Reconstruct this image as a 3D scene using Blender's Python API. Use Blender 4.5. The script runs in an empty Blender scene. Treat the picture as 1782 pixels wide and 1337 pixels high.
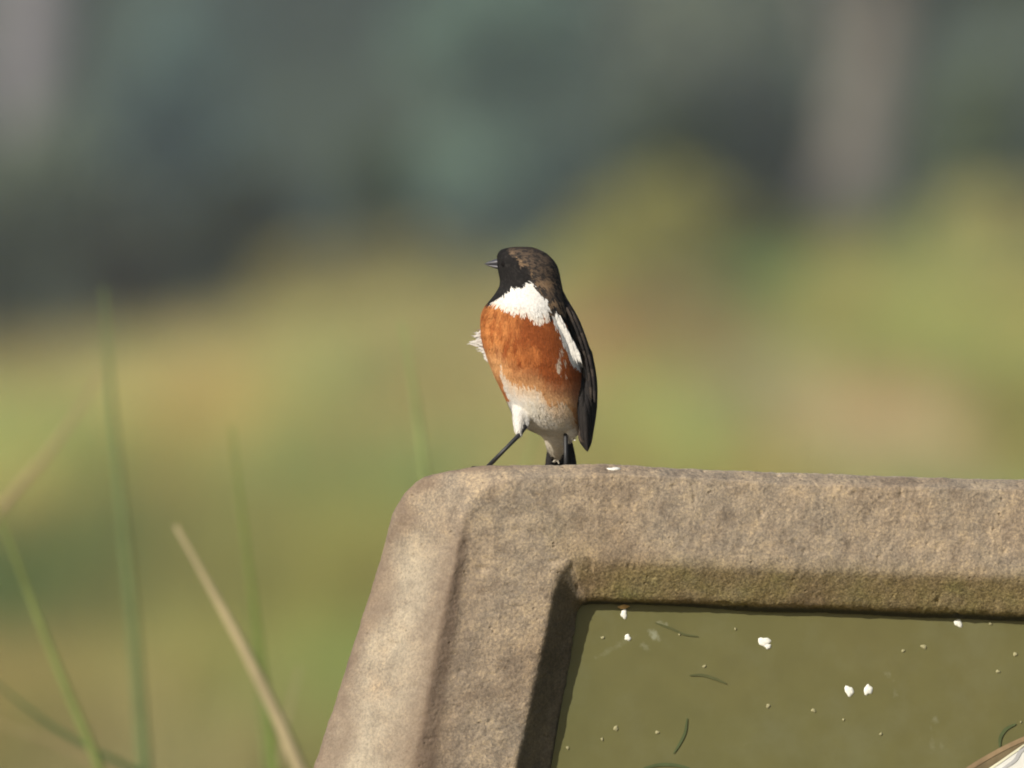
import bpy, math, random
import numpy as np
from mathutils import Vector, noise as mnoise
random.seed(7); RNG = np.random.default_rng(11)
sc = bpy.context.scene
C = sc.collection

# ------------------------------------------------------------------ camera, light, exposure
CAM_Z = 1.27
DROP = 0.078 / 8.0                 # tan of the downward pitch
S8 = 0.52 / 1782.0                 # metres per photo pixel at 8 m
cd = bpy.data.cameras.new('camera'); cam = bpy.data.objects.new('camera', cd); C.objects.link(cam)
cam.location = (0, 0, CAM_Z); cam.rotation_euler = (math.pi / 2 - math.atan(DROP), 0, 0)
cd.sensor_width = 36; cd.lens = 36 * 8 / 0.52
cd.clip_start = 0.5; cd.clip_end = 6000
cd.dof.use_dof = True; cd.dof.focus_distance = 8.028
cd.dof.aperture_fstop = cd.lens / 50.0
sc.camera = cam

SUN = Vector((-0.62, -0.65, 0.43)).normalized()      # towards the sun
w = bpy.data.worlds.new('World'); sc.world = w; w.use_nodes = True
nt = w.node_tree; bg = nt.nodes['Background']
sky = nt.nodes.new('ShaderNodeTexSky'); sky.sky_type = 'NISHITA'; sky.sun_disc = False
sky.sun_elevation = math.asin(SUN.z); sky.sun_rotation = math.atan2(SUN.x, SUN.y)
sky.air_density = 1.0; sky.dust_density = 2.0
nt.links.new(sky.outputs[0], bg.inputs[0]); bg.inputs[1].default_value = 0.075
ld = bpy.data.lights.new('sun', 'SUN'); ld.energy = 4.2; ld.angle = math.radians(0.6); ld.color = (1.0, 0.93, 0.82)
sun = bpy.data.objects.new('sun', ld); C.objects.link(sun); sun.location = (-6, -6, 8)
sun.rotation_euler = (-SUN).to_track_quat('-Z', 'Y').to_euler()
vs = sc.view_settings; vs.view_transform = 'Standard'; vs.look = 'None'; vs.exposure = 0.36; vs.gamma = 1; vs.use_curve_mapping = False
sc.render.engine = 'CYCLES'
cy = sc.cycles
cy.use_denoising = True
try: cy.denoiser = 'OPENIMAGEDENOISE'
except Exception: pass
cy.max_bounces = 6; cy.diffuse_bounces = 3; cy.transmission_bounces = 4; cy.volume_bounces = 1; cy.transparent_max_bounces = 6
cy.filter_width = 1.9
cy.sample_clamp_indirect = 4.0

# ------------------------------------------------------------------ helpers
def P(px, py, d):
    """world point for a photo position at a distance d (metres along y)"""
    k = S8 * d / 8.0
    return np.array([(px - 891.0) * k, d, CAM_Z - DROP * d - (py - 668.5) * k])

def lin(r, g, b):
    f = lambda c: (c / 255 / 12.92) if c / 255 <= 0.04045 else ((c / 255 + 0.055) / 1.055) ** 2.4
    return np.array([f(r), f(g), f(b)])

def make_mesh(name, verts, faces, mat=None, parent=None, cols=None, smooth=True, attrs=None):
    verts = np.asarray(verts, dtype=np.float32).reshape(-1, 3)
    me = bpy.data.meshes.new(name)
    if isinstance(faces, np.ndarray):
        k = faces.shape[1]; nf = len(faces)
        me.vertices.add(len(verts)); me.vertices.foreach_set('co', verts.ravel())
        me.loops.add(nf * k); me.loops.foreach_set('vertex_index', faces.astype(np.int32).ravel())
        me.polygons.add(nf); me.polygons.foreach_set('loop_start', np.arange(0, nf * k, k, dtype=np.int32))
        me.update(calc_edges=True)
    else:
        me.from_pydata(verts.tolist(), [], faces); me.update()
    me.validate()
    if smooth: me.polygons.foreach_set('use_smooth', np.ones(len(me.polygons), dtype=bool))
    if cols is not None:
        a = me.color_attributes.new('Col', 'FLOAT_COLOR', 'POINT')
        c4 = np.ones((len(verts), 4), dtype=np.float32); c4[:, :3] = cols
        a.data.foreach_set('color', c4.ravel())
    for k, v in (attrs or {}).items():
        a = me.attributes.new(k, 'FLOAT', 'POINT'); a.data.foreach_set('value', np.asarray(v, dtype=np.float32))
    if mat: me.materials.append(mat)
    o = bpy.data.objects.new(name, me); C.objects.link(o)
    if parent: o.parent = parent
    return o

def empty(name, loc=(0, 0, 0)):
    o = bpy.data.objects.new(name, None); C.objects.link(o); o.location = loc; o.empty_display_size = 0.05
    return o

def adopt(o, root):
    """parent o to root, keeping where it stands"""
    o.parent = root; o.location = Vector(o.location) - Vector(root.location)
    return o

def tag(o, label=None, cat=None, group=None, kind=None):
    if label: o['label'] = label
    if cat: o['category'] = cat
    if group: o['group'] = group
    if kind: o['kind'] = kind
    return o

def fbm(p, s, octv=3):
    return mnoise.fractal(Vector((p[0] * s, p[1] * s, p[2] * s)), 1.0, 2.0, octv)

class NB:
    """tiny node-tree builder"""
    def __init__(self, name):
        self.m = bpy.data.materials.new(name); self.m.use_nodes = True
        self.t = self.m.node_tree; self.b = self.t.nodes['Principled BSDF']
    def n(self, typ, **kw):
        nd = self.t.nodes.new(typ)
        for k, v in kw.items():
            if k in nd.inputs: nd.inputs[k].default_value = v
            else: setattr(nd, k, v)
        return nd
    def l(self, a, b): self.t.links.new(a, b)
    def ramp(self, src, stops, interp='LINEAR'):
        r = self.n('ShaderNodeValToRGB'); r.color_ramp.interpolation = interp
        e = r.color_ramp.elements
        while len(e) < len(stops): e.new(0.5)
        for q, (p, c) in zip(e, stops):
            q.position = p; q.color = (*c, 1) if len(c) == 3 else c
        self.l(src, r.inputs[0]); return r.outputs[0]
    def mix(self, f, a, b, mode='MIX'):
        x = self.n('ShaderNodeMix', data_type='RGBA', blend_type=mode)
        for s, v in ((x.inputs[0], f), (x.inputs[6], a), (x.inputs[7], b)):
            if hasattr(v, 'is_output'): self.l(v, s)
            else: s.default_value = (v if not isinstance(v, (tuple, list, np.ndarray)) else (*[float(q) for q in v][:3], 1)) 
        return x.outputs[2]
    def math(self, op, a, b=None, clamp=False):
        x = self.n('ShaderNodeMath', operation=op); x.use_clamp = clamp
        for s, v in ((x.inputs[0], a), (x.inputs[1], b)):
            if v is None: continue
            if hasattr(v, 'is_output'): self.l(v, s)
            else: s.default_value = v
        return x.outputs[0]
    def noise(self, vec, scale, detail=4, rough=0.55):
        x = self.n('ShaderNodeTexNoise'); x.inputs['Scale'].default_value = scale
        x.inputs['Detail'].default_value = detail; x.inputs['Roughness'].default_value = rough
        if vec is not None: self.l(vec, x.inputs['Vector'])
        return x.outputs['Fac']
    def bump(self, h, strength, dist):
        x = self.n('ShaderNodeBump'); x.inputs['Strength'].default_value = strength; x.inputs['Distance'].default_value = dist
        self.l(h, x.inputs['Height']); self.l(x.outputs[0], self.b.inputs['Normal']); return x

def col_mat(name, rough=0.7, transl=0.0, spec=0.3, sheen=0.0):
    """a material that takes its base colour from the mesh, with fine grain on top"""
    q = NB(name); a = q.n('ShaderNodeAttribute'); a.attribute_name = 'Col'
    tc = q.n('ShaderNodeTexCoord')
    g = q.noise(tc.outputs['Object'], 900 if transl == 0 else 40, 2)
    col = q.mix(1.0, a.outputs['Color'], q.ramp(g, [(0.3, (0.82,) * 3), (0.7, (1.12,) * 3)]), 'MULTIPLY')
    q.l(col, q.b.inputs['Base Color']); q.b.inputs['Roughness'].default_value = rough
    q.b.inputs['Specular IOR Level'].default_value = spec
    if sheen: q.b.inputs['Sheen Weight'].default_value = sheen
    if transl:
        tr = q.n('ShaderNodeBsdfTranslucent'); q.l(col, tr.inputs[0])
        mx = q.n('ShaderNodeMixShader'); mx.inputs[0].default_value = transl
        out = q.t.nodes['Material Output']
        q.l(q.b.outputs[0], mx.inputs[1]); q.l(tr.outputs[0], mx.inputs[2]); q.l(mx.outputs[0], out.inputs[0])
    return q.m

def plain(name, col, rough=0.6, spec=0.4, nscale=60, var=0.25):
    q = NB(name); tc = q.n('ShaderNodeTexCoord')
    g = q.noise(tc.outputs['Object'], nscale, 4)
    c = np.array(col)
    q.l(q.ramp(g, [(0.3, tuple(c * (1 - var))), (0.7, tuple(np.minimum(c * (1 + var), 1)))]), q.b.inputs['Base Color'])
    q.b.inputs['Roughness'].default_value = rough; q.b.inputs['Specular IOR Level'].default_value = spec
    return q.m

def tube(pts, rad, n=8, cap=True):
    pts = np.asarray(pts, float); rad = np.broadcast_to(np.asarray(rad, float), (len(pts),))
    V = []; F = []
    up = np.array([0.03, 1, 0.05])
    for i, p in enumerate(pts):
        t = pts[min(i + 1, len(pts) - 1)] - pts[max(i - 1, 0)]; t /= np.linalg.norm(t) + 1e-12
        a = np.cross(t, up); a /= np.linalg.norm(a) + 1e-12; b = np.cross(t, a)
        for j in range(n):
            th = 2 * math.pi * j / n; V.append(p + rad[i] * (a * math.cos(th) + b * math.sin(th)))
    for i in range(len(pts) - 1):
        for j in range(n):
            F.append((i * n + j, i * n + (j + 1) % n, (i + 1) * n + (j + 1) % n, (i + 1) * n + j))
    if cap:
        F.append(tuple(range(n))[::-1]); F.append(tuple((len(pts) - 1) * n + j for j in range(n)))
    return V, F

def merge(parts):
    V = []; F = []
    for v, f in parts:
        o = len(V); V += list(v); F += [tuple(i + o for i in q) for q in f]
    return V, F

def hermite(keys, t, tq):
    keys = np.asarray(keys, float); n = len(t); m = np.zeros_like(keys)
    for i in range(n):
        if i == 0: m[i] = (keys[1] - keys[0]) / (t[1] - t[0])
        elif i == n - 1: m[i] = (keys[-1] - keys[-2]) / (t[-1] - t[-2])
        else:
            d0 = (keys[i] - keys[i - 1]) / (t[i] - t[i - 1]); d1 = (keys[i + 1] - keys[i]) / (t[i + 1] - t[i])
            h0 = t[i] - t[i - 1]; h1 = t[i + 1] - t[i]
            m[i] = (d0 * h1 + d1 * h0) / (h0 + h1)
    j = np.clip(np.searchsorted(t, tq, side='right') - 1, 0, n - 2)
    h = (t[j + 1] - t[j]); s = (tq - t[j]) / h
    s = s[:, None]; h = h[:, None]
    return (2*s**3 - 3*s**2 + 1) * keys[j] + (s**3 - 2*s**2 + s) * h * m[j] + (-2*s**3 + 3*s**2) * keys[j+1] + (s**3 - s**2) * h * m[j+1]

# ------------------------------------------------------------------ terrain
def sstep(a, b, x):
    t = np.clip((x - a) / (b - a), 0, 1); return t * t * (3 - 2 * t)

def ground_z(x, y):
    x = np.asarray(x, float); y = np.asarray(y, float)
    xs = np.clip(x, -14, 14)
    g = sstep(45, 150, y) * (0.36 + 0.10 * xs - 0.28 * sstep(1.2, 3.6, -xs))
    g = g + 0.05 * np.sin(x * 0.9 + 1.3) * np.sin(y * 0.21) * sstep(20, 40, y)
    g = g + sstep(230, 1500, y) ** 1.1 * 420 * (0.8 + 0.25 * np.sin(x / 260.0 + 0.6) + 0.1 * np.sin(x / 61.0))
    return g

def build_terrain():
    ys = np.concatenate([np.linspace(-40, 8, 8), np.linspace(10, 160, 90), np.linspace(165, 400, 40), np.linspace(420, 2200, 60)])
    t = np.linspace(-1, 1, 121)
    xs = np.sign(t) * (np.abs(t) ** 2.4) * 1300
    X, Y = np.meshgrid(xs, ys); Z = ground_z(X, Y)
    V = np.stack([X, Y, Z], -1).reshape(-1, 3)
    nx = len(xs); i = np.arange(len(ys) - 1)[:, None] * nx + np.arange(nx - 1)[None, :]
    F = np.stack([i, i + 1, i + nx + 1, i + nx], -1).reshape(-1, 4)
    q = NB('soil_and_turf'); tc = q.n('ShaderNodeTexCoord')
    n1 = q.noise(tc.outputs['Object'], 0.35, 5); n2 = q.noise(tc.outputs['Object'], 6, 4)
    base = q.ramp(n1, [(0.35, (0.12, 0.10, 0.035)), (0.55, (0.20, 0.16, 0.06)), (0.7, (0.10, 0.10, 0.03))])
    near = q.mix(1.0, base, q.ramp(n2, [(0.3, (0.6,) * 3), (0.7, (1.2,) * 3)]), 'MULTIPLY')
    n3 = q.noise(tc.outputs['Object'], 0.03, 5)
    far = q.ramp(n3, [(0.35, (0.02, 0.032, 0.02)), (0.65, (0.05, 0.065, 0.03))])
    sp = q.n('ShaderNodeSeparateXYZ'); q.l(tc.outputs['Object'], sp.inputs[0])
    f = q.n('ShaderNodeMapRange'); f.inputs[1].default_value = 160; f.inputs[2].default_value = 240; q.l(sp.outputs[1], f.inputs[0])
    q.l(q.mix(f.outputs[0], near, far), q.b.inputs['Base Color']); q.b.inputs['Roughness'].default_value = 0.95
    q.b.inputs['Specular IOR Level'].default_value = 0.1
    return tag(make_mesh('ground', V, F, q.m), kind='structure')
build_terrain()

M_grass = col_mat('grass_blades', 0.6, 0.35, 0.25)
M_leaf = col_mat('leaves', 0.6, 0.3, 0.2)

def blades(name, bx, by, h, wd, cols, lean=0.35, seg=3, base_z=None):
    """many grass blades in one mesh, as bent tapering ribbons"""
    n = len(bx); z0 = ground_z(bx, by) if base_z is None else base_z
    az = RNG.uniform(0, 2 * np.pi, n); ld_ = RNG.uniform(0.05, lean, n) * h
    fa = RNG.uniform(0, np.pi, n)
    V = np.zeros((n, (seg + 1) * 2, 3), np.float32); Cc = np.zeros((n, (seg + 1) * 2, 3), np.float32)
    for k in range(seg + 1):
        s = k / seg; ww = wd * (1 - s ** 2 * 0.92) / 2
        cx = bx + np.cos(az) * ld_ * s ** 2; cyy = by + np.sin(az) * ld_ * s ** 2; cz = z0 + h * (s - 0.12 * s * s)
        for e, sg in ((0, -1), (1, 1)):
            V[:, 2 * k + e, 0] = cx + sg * ww * np.cos(fa); V[:, 2 * k + e, 1] = cyy + sg * ww * np.sin(fa); V[:, 2 * k + e, 2] = cz
            Cc[:, 2 * k + e] = cols * 1.0
    o = (np.arange(n) * (seg + 1) * 2)[:, None, None]
    f = np.array([[2 * k, 2 * k + 1, 2 * k + 3, 2 * k + 2] for k in range(seg)])[None]
    return make_mesh(name, V.reshape(-1, 3), (o + f).reshape(-1, 4), M_grass, cols=Cc.reshape(-1, 3))

STRAW = np.array([0.52, 0.42, 0.18]); TAN = np.array([0.50, 0.38, 0.21]); OLIVE = np.array([0.28, 0.275, 0.085])
GREEN = np.array([0.13, 0.19, 0.06]); BROWN = np.array([0.24, 0.165, 0.072]); YGREEN = np.array([0.38, 0.37, 0.125])
PINK = np.array([0.46, 0.39, 0.225])

def hit(px, py, hz=0.35):
    """where the line of sight of a photo position meets the grass layer hz above ground"""
    for d in np.concatenate([np.arange(15, 60, 0.5), np.arange(60, 220, 2.0)]):
        p = P(px, py, d)
        if p[2] < ground_z(p[0], p[1]) + hz: return p
    return P(px, py, 150)
# patches of different growth on the meadow: (px, py, half width px, half height px, colour, strength)
PATCH = [(200, 640, 300, 90, STRAW, 1.2), (720, 600, 150, 130, STRAW, 1.3), (520, 540, 140, 60, TAN, .7), (60, 560, 120, 40, YGREEN, .8),
         (560, 850, 170, 110, GREEN, 1.1), (600, 1000, 160, 120, OLIVE, 1.4), (600, 640, 60, 70, GREEN, .6), (500, 720, 120, 60, YGREEN, .7),
         (160, 780, 200, 60, YGREEN, 1.0), (200, 900, 270, 55, BROWN, 1.0), (200, 900, 270, 50, GREEN, 1.1), (20, 1060, 70, 70, BROWN, 1.6),
         (380, 1250, 200, 120, TAN, 1.2), (90, 1270, 130, 90, BROWN, .8), (620, 1050, 160, 180, OLIVE, 1.3), (500, 1150, 100, 70, YGREEN, .6),
         (1120, 430, 220, 70, YGREEN, 1.7), (1230, 505, 60, 35, BROWN, 1.8), (1330, 500, 55, 35, GREEN, 2.2), (1110, 570, 120, 60, BROWN, .9),
         (1380, 690, 130, 60, PINK, 1.1), (1560, 740, 90, 60, PINK, 1.3), (1470, 600, 70, 60, YGREEN, 1.2), (1650, 520, 200, 80, YGREEN, 1.4), (1740, 420, 100, 60, STRAW, 1.0),
         (1120, 730, 160, 80, YGREEN, 1.0), (900, 660, 130, 80, TAN, .6), (1450, 430, 130, 30, GREEN, 1.3), (1700, 700, 120, 120, OLIVE, 1.0),
         (950, 480, 100, 50, YGREEN, 1.0)]
PW = []
for (px, py, hw, hh, c, s) in PATCH:
    a = hit(px, py); n_ = hit(px, py + hh); f_ = hit(px, py - hh)
    PW.append((a[0], a[1], hw * S8 * a[1] / 8, max(n_[1] * 0 + (f_[1] - n_[1]) / 2, 2.0), c, s))
def meadow_col(x, y):
    base = np.array([0.36, 0.33, 0.115])
    acc = np.tile(base * 0.15, (len(x), 1)); wt = np.full(len(x), 0.15)
    for (cx, cyy, rx, ry, c, s) in PW:
        g = s * s * np.exp(-1.1 * (((x - cx) / rx) ** 2 + ((y - cyy) / ry) ** 2))
        acc += g[:, None] * c; wt += g
    col = acc / wt[:, None]
    # clumps: stretches of greener, redder and paler growth about a metre across
    q1 = np.array([mnoise.noise(Vector((a * 1.1, b * .16, 0))) for a, b in zip(x, y)]); q2 = np.array([mnoise.noise(Vector((a * .9 + 50, b * .13, 4))) for a, b in zip(x, y)])
    q3 = np.array([mnoise.noise(Vector((a * 2.3 + 9, b * .4, 8))) for a, b in zip(x, y)])
    col = col * np.array([[.97, 1.04, 1.0]]) * (1 + .65 * q1 + .45 * q3)[:, None] * (1 + q2[:, None] * np.array([[.45, -.12, -.1]]))
    v = RNG.uniform(0.72, 1.42, len(x))[:, None]
    hue = RNG.normal(0, 0.08, (len(x), 1)) * np.array([[1.0, -0.2, -0.3]])
    return np.clip(col * v * (1 + hue), 0.01, 0.8)

def meadow(y0, y1, n, hw0, hmin, hmax, wd):
    t = RNG.uniform(0, 1, n); y = y0 + (y1 - y0) * t
    half = hw0 + y * 0.06
    x = RNG.uniform(-1, 1, n) * half
    # tussocks: pull blades toward random centres
    cx = np.round(x / 0.45) * 0.45 + 0.17 * np.sin(np.round(y / 0.5) * 12.9 + np.round(x / .45) * 78.2); cyy = np.round(y / 0.5) * 0.5
    k = RNG.uniform(0, 0.75, n); x = x + (cx - x) * k; y = y + (cyy - y) * k
    hvar = 0.75 + 0.35 * np.sin(x * 2.1 + y * 0.33) * np.sin(x * 0.7 - y * 0.11 + 1)
    h = RNG.uniform(hmin, hmax, n) * hvar
    return x, y, h, np.full(n, wd) * RNG.uniform(0.6, 1.4, n)
X = []
for a in ((10.5, 26, 30000, 2.2, .25, .48, .006), (26, 60, 90000, 2.0, .35, .62, .009), (60, 110, 80000, 2.0, .4, .75, .014), (110, 175, 70000, 2.5, .4, .8, .022)):
    X.append(meadow(*a))
x, y, h, wd = [np.concatenate([q[i] for q in X]) for i in range(4)]
tag(blades('meadow_grass', x, y, h, wd, meadow_col(x, y)), 'rough meadow of straw yellow and olive green grass behind the sign', 'grass', kind='stuff')

# ------------------------------------------------------------------ shrubs, trees behind the meadow
M_bark_dark = plain('dark_bark', (0.06, 0.05, 0.04), 0.9, 0.1, 30, .4)
M_bark_lilac = plain('lilac_bark', (0.20, 0.19, 0.205), 0.85, 0.15, 3, .2)
M_bark_pale = plain('pale_bark', (0.165, 0.15, 0.13), 0.85, 0.15, 3, .3)

def leaf_cloud(name, lobes, n, size, col, parent, var=0.35):
    """leaf-sized quads spread through a set of lobes (centre, radii), more of them near the surface"""
    vol = np.array([l[1][0] * l[1][1] * l[1][2] for l in lobes]) ** 0.75; pick = RNG.choice(len(lobes), n, p=vol / vol.sum())
    c = np.array([l[0] for l in lobes])[pick]; r = np.array([l[1] for l in lobes])[pick]
    u = RNG.normal(0, 1, (n, 3)); u /= np.linalg.norm(u, axis=1)[:, None]
    rad = RNG.uniform(0.15, 1, n) ** 0.45
    lump = 1 + 0.22 * np.sin(u[:, 0] * 7 + pick) * np.sin(u[:, 2] * 6 + pick * 2) + 0.12 * np.sin(u[:, 1] * 13)
    p = c + u * r * (rad * lump)[:, None]
    a = RNG.normal(0, 1, (n, 3)) + u * 0.3; a /= np.linalg.norm(a, axis=1)[:, None]
    b = np.cross(a, RNG.normal(0, 1, (n, 3))); b /= np.linalg.norm(b, axis=1)[:, None]
    s = size * RNG.uniform(0.6, 1.5, n)[:, None]
    V = np.stack([p - a * s, p + b * s * 0.45, p + a * s, p - b * s * 0.45], 1)
    lobe_v = RNG.uniform(0.7, 1.3, len(lobes))[pick]
    cc = np.clip(np.array(col) * (lobe_v * RNG.uniform(1 - var, 1 + var, n))[:, None], 0.004, 0.6)
    F = np.arange(n * 4).reshape(-1, 4)
    return make_mesh(name, V.reshape(-1, 3), F, M_leaf, parent, np.repeat(cc, 4, 0))

def shrub(name, label, cat, px0, px1, pytop, d, col, n=5000, leaf=0.05, group=None, nl=9, trunk_mat=None, gap=0.0, depth=1.0):
    """a bush or small tree that stands on the ground at distance d, its crown spanning the given width"""
    pl = P(px0, pytop, d); pr = P(px1, pytop, d)
    cx = (pl[0] + pr[0]) / 2; hw = (pr[0] - pl[0]) / 2; gz = float(ground_z(cx, d)); top = pl[2]
    h = top - gz; root = empty(name, (cx, d, gz)); tag(root, label, cat, group)
    lobes = []
    rs = random.Random(int(px0 * 7 + pytop))
    for i in range(nl):
        a = rs.uniform(-1, 1); b = rs.uniform(-1, 1) * depth
        zz = rs.uniform(0.22 + gap, 0.8) * h
        lim = math.sqrt(max(0.05, 1 - (zz / h - 0.45) ** 2 * 1.8))
        r = rs.uniform(0.28, 0.45) * min(hw, h) 
        lobes.append(((a * (hw - r * 0.8) * lim, b * hw * 0.7, min(zz, h - r * 0.8)), (r * 1.15, r, r * 0.85)))
    lobes.append(((0, 0, h * 0.55), (hw * 0.6, hw * 0.5 * depth, h * 0.4)))
    c = leaf_cloud('crown', lobes, n, leaf, col, root)
    parts = []
    for i in range(5):
        L = lobes[i]; e = np.array(L[0]); m = e * np.array([0.45, 0.45, 0.5])
        parts.append(tube([(0.06 * (i - 2), 0, -0.1), m, e], [0.035 * h * .6, 0.02 * h * .6, 0.006 * h], 6))
    V, F = merge(parts)
    make_mesh('trunk', V, F, trunk_mat or M_bark_dark, root)
    return root

DK = (0.042, 0.048, 0.024); DG = (0.050, 0.074, 0.024); MG = (0.14, 0.18, 0.09); TE = (0.18, 0.27, 0.21); GY = (0.20, 0.24, 0.17)
shrub('dark_shrub', 'dark olive shrub behind the meadow left of the bird, largest dark mass on the left', 'shrub', 280, 570, 235, 158, DK, 9000, .05)
shrub('dark_shrub', 'dark green shrub rising just left above the bird', 'shrub', 590, 750, 215, 166, DG, 6000, .05)
shrub('low_shrub', 'low blackish shrub at the far left edge of the meadow', 'shrub', -90, 70, 370, 150, DK, 4000, .05)
shrub('low_shrub', 'low brownish dark shrub between the far left edge and the big dark shrub', 'shrub', 110, 330, 350, 152, (0.06, 0.055, 0.032), 5000, .05)
shrub('grey_green_shrub', 'pale grey green bush behind the dark shrubs on the left', 'shrub', -140, 300, 165, 172, GY, 12000, .07)
shrub('dark_shrub', 'broad dark green bush right of the bird, left of the pale trunk', 'shrub', 985, 1330, 140, 160, DG, 10000, .05)
shrub('dark_shrub', 'nearly black bush at the foot of the pale trunk', 'shrub', 1290, 1450, 120, 156, (0.03, 0.038, 0.026), 7000, .05)
shrub('green_shrub', 'mid green bush right of the pale trunk at the right edge', 'shrub', 1600, 1840, 90, 168, MG, 9000, .06)
shrub('low_shrub', 'low green bush in front of the pale trunk foot on the right', 'shrub', 1360, 1680, 370, 146, (0.12, 0.17, 0.06), 9000, .05)
shrub('yellow_green_shrub', 'yellow green bush in the meadow right of the bird head', 'shrub', 960, 1380, 318, 140, (0.40, 0.38, 0.115), 16000, .06)
shrub('yellow_green_shrub', 'yellow green bush in the meadow at the right edge', 'shrub', 1640, 1960, 335, 140, (0.44, 0.40, 0.15), 14000, .06)
shrub('yellow_green_shrub', 'straw coloured low bush in the meadow left of the bird head', 'shrub', 440, 860, 425, 140, (0.36, 0.32, 0.12), 12000, .06)
# teal trees farther back
for (a, b, t, d, c, lb) in ((700, 1050, -150, 240, TE, 'teal green tree farther back above the bird'),
                            (150, 470, -60, 250, (0.18, 0.275, 0.245), 'blue green tree farther back above the big dark shrub'),
                            (1640, 2050, -150, 235, (0.16, 0.20, 0.15), 'blue green tree farther back at the right edge'),
                            (1050, 1420, -120, 245, (0.21, 0.24, 0.17), 'grey green tree farther back left of the pale trunk'),
                            (-380, 60, -200, 245, (0.22, 0.24, 0.19), 'grey green tree farther back beyond the left edge')):
    shrub('far_tree', lb, 'tree', a, b, t, d, c, 9000, .11, group='trees standing farther back behind the shrubs', nl=12)

def pale_tree(label, pts, rads, branches, d, bark=None):
    base = P(pts[0][0], 0, d); bx, by = base[0], d; gz = float(ground_z(bx, by))
    root = empty('pale_trunk_tree', (bx, by, gz)); tag(root, label, 'tree')
    o = np.array([bx, by, gz]); tp = [np.array([0, 0, -0.2])] + [P(a, b, d) - o for a, b in pts[1:]]
    V, F = tube(tp, rads, 14); make_mesh('trunk', V, F, bark or M_bark_pale, root)
    lob = []
    for br in branches:
        q = [P(a, b, d + e) - o for a, b, e in br]
        V, F = tube(q, np.linspace(0.16, 0.05, len(q)), 8); make_mesh('limb', V, F, M_bark_pale, root)
        lob.append((tuple(q[-1]), (1.2, 1.2, .8)))
    lob.append((tuple(tp[-1]), (1.6, 1.6, 1.1)))
    leaf_cloud('crown', lob, 6000, .07, (0.10, 0.12, 0.06), root)
pale_tree('large pale grey tree trunk rising out of frame right of centre', [(1490, 450), (1492, 300), (1520, 120), (1545, -60), (1560, -450)], [0.42, .38, .36, .32, .20],
          [[(1520, 140, 0), (1600, 40, .3), (1720, -120, .5)], [(1500, 200, 0), (1440, 20, -.3), (1400, -220, -.4)]], 162)
pale_tree('pale lilac grey tree trunk at the top left corner', [(30, 420), (40, 200), (65, 30), (60, -260), (10, -450)], [0.34, .36, .44, .36, .2],
          [[(50, 40, 0), (120, -60, .3), (200, -300, .4)], [(40, -60, 0), (-60, -200, -.3), (-150, -400, -.4)]], 178, M_bark_lilac)

# far woods on the hillside
lob = []; cols = []
rs = random.Random(5)
for i in range(150):
    yy = rs.uniform(330, 760); xx = rs.uniform(-1, 1) * (25 + yy * 0.09); r = rs.uniform(3.0, 6.5)
    lob.append(((xx, yy, float(ground_z(xx, yy)) + r * 0.8), (r, r, r * 1.1)))
o = leaf_cloud('distant_woods', lob, 60000, .5, (0.035, 0.055, 0.035), None); o.data.name = 'distant_woods'
tag(o, 'dark blue green woods on the hillside far behind everything', 'woods', kind='stuff')

# air between the sign and the hill
hz = make_mesh('haze', [(sx * 900, yy, zz) for zz in (-1.5, 190) for (sx, yy) in ((-1, -60), (1, -60), (1, 1150), (-1, 1150))],
               [(0, 3, 2, 1), (4, 5, 6, 7), (0, 1, 5, 4), (1, 2, 6, 5), (2, 3, 7, 6), (3, 0, 4, 7)], None, smooth=False)
hm = bpy.data.materials.new('haze_air'); hm.use_nodes = True; t_ = hm.node_tree
for n_ in list(t_.nodes):
    if n_.type == 'BSDF_PRINCIPLED': t_.nodes.remove(n_)
pv = t_.nodes.new('ShaderNodeVolumePrincipled'); pv.inputs['Color'].default_value = (0.78, 0.90, 1.0, 1); pv.inputs['Density'].default_value = 0.0007
pv.inputs['Anisotropy'].default_value = 0.2
t_.links.new(pv.outputs[0], t_.nodes['Material Output'].inputs['Volume']); hz.data.materials.append(hm)
tag(hz, 'pale blue haze in the air over the meadow', 'haze', kind='stuff')

# ------------------------------------------------------------------ the sign: cast stone surround with a printed panel
def mir(p, k=0.026):
    x, y = p; X_ = 3800 - x; return (X_, y + k * (X_ - x))
STR = {  # photo positions of the moulding's edges, bottom centre -> left stile -> corner -> top centre
 'O': [(1900, 4700), (-260, 4700), (552, 1337), (628, 1110), (676, 960), (702, 905), (735, 872), (800, 848), (985, 838), (1400, 854), (1900, 866)],
 'A': [(1900, 4700), (-300, 4700), (543, 1337), (618, 1110), (668, 955), (688, 880), (722, 834), (800, 814.5), (985, 808.5), (1400, 824.5), (1900, 836)],
 'B': [(1900, 4560), (-60, 4560), (716, 1337), (760, 1110), (792, 965), (806, 905), (828, 862), (876, 838), (1000, 828), (1400, 843), (1900, 855)],
 'C': [(1900, 4500), (0, 4500), (764, 1337), (793, 1120), (812, 975), (822, 915), (842, 880), (888, 856), (1005, 845), (1400, 858), (1900, 870)],
 'D': [(1900, 2920), (640, 2920), (897, 1337), (943, 1130), (962, 1030), (972, 998), (984, 982), (1004, 975), (1070, 977), (1400, 993), (1900, 1007)],
 'E': [(1900, 2870), (690, 2870), (934, 1337), (983, 1110), (992, 1070), (997, 1055), (1005, 1046), (1022, 1042), (1075, 1043), (1400, 1053), (1900, 1070)],
 'G': [(1900, 2850), (730, 2850), (963, 1337), (1000, 1118), (1005, 1078), (1007, 1064), (1012, 1057), (1024, 1054), (1080, 1054), (1400, 1069), (1900, 1086)],
}
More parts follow.
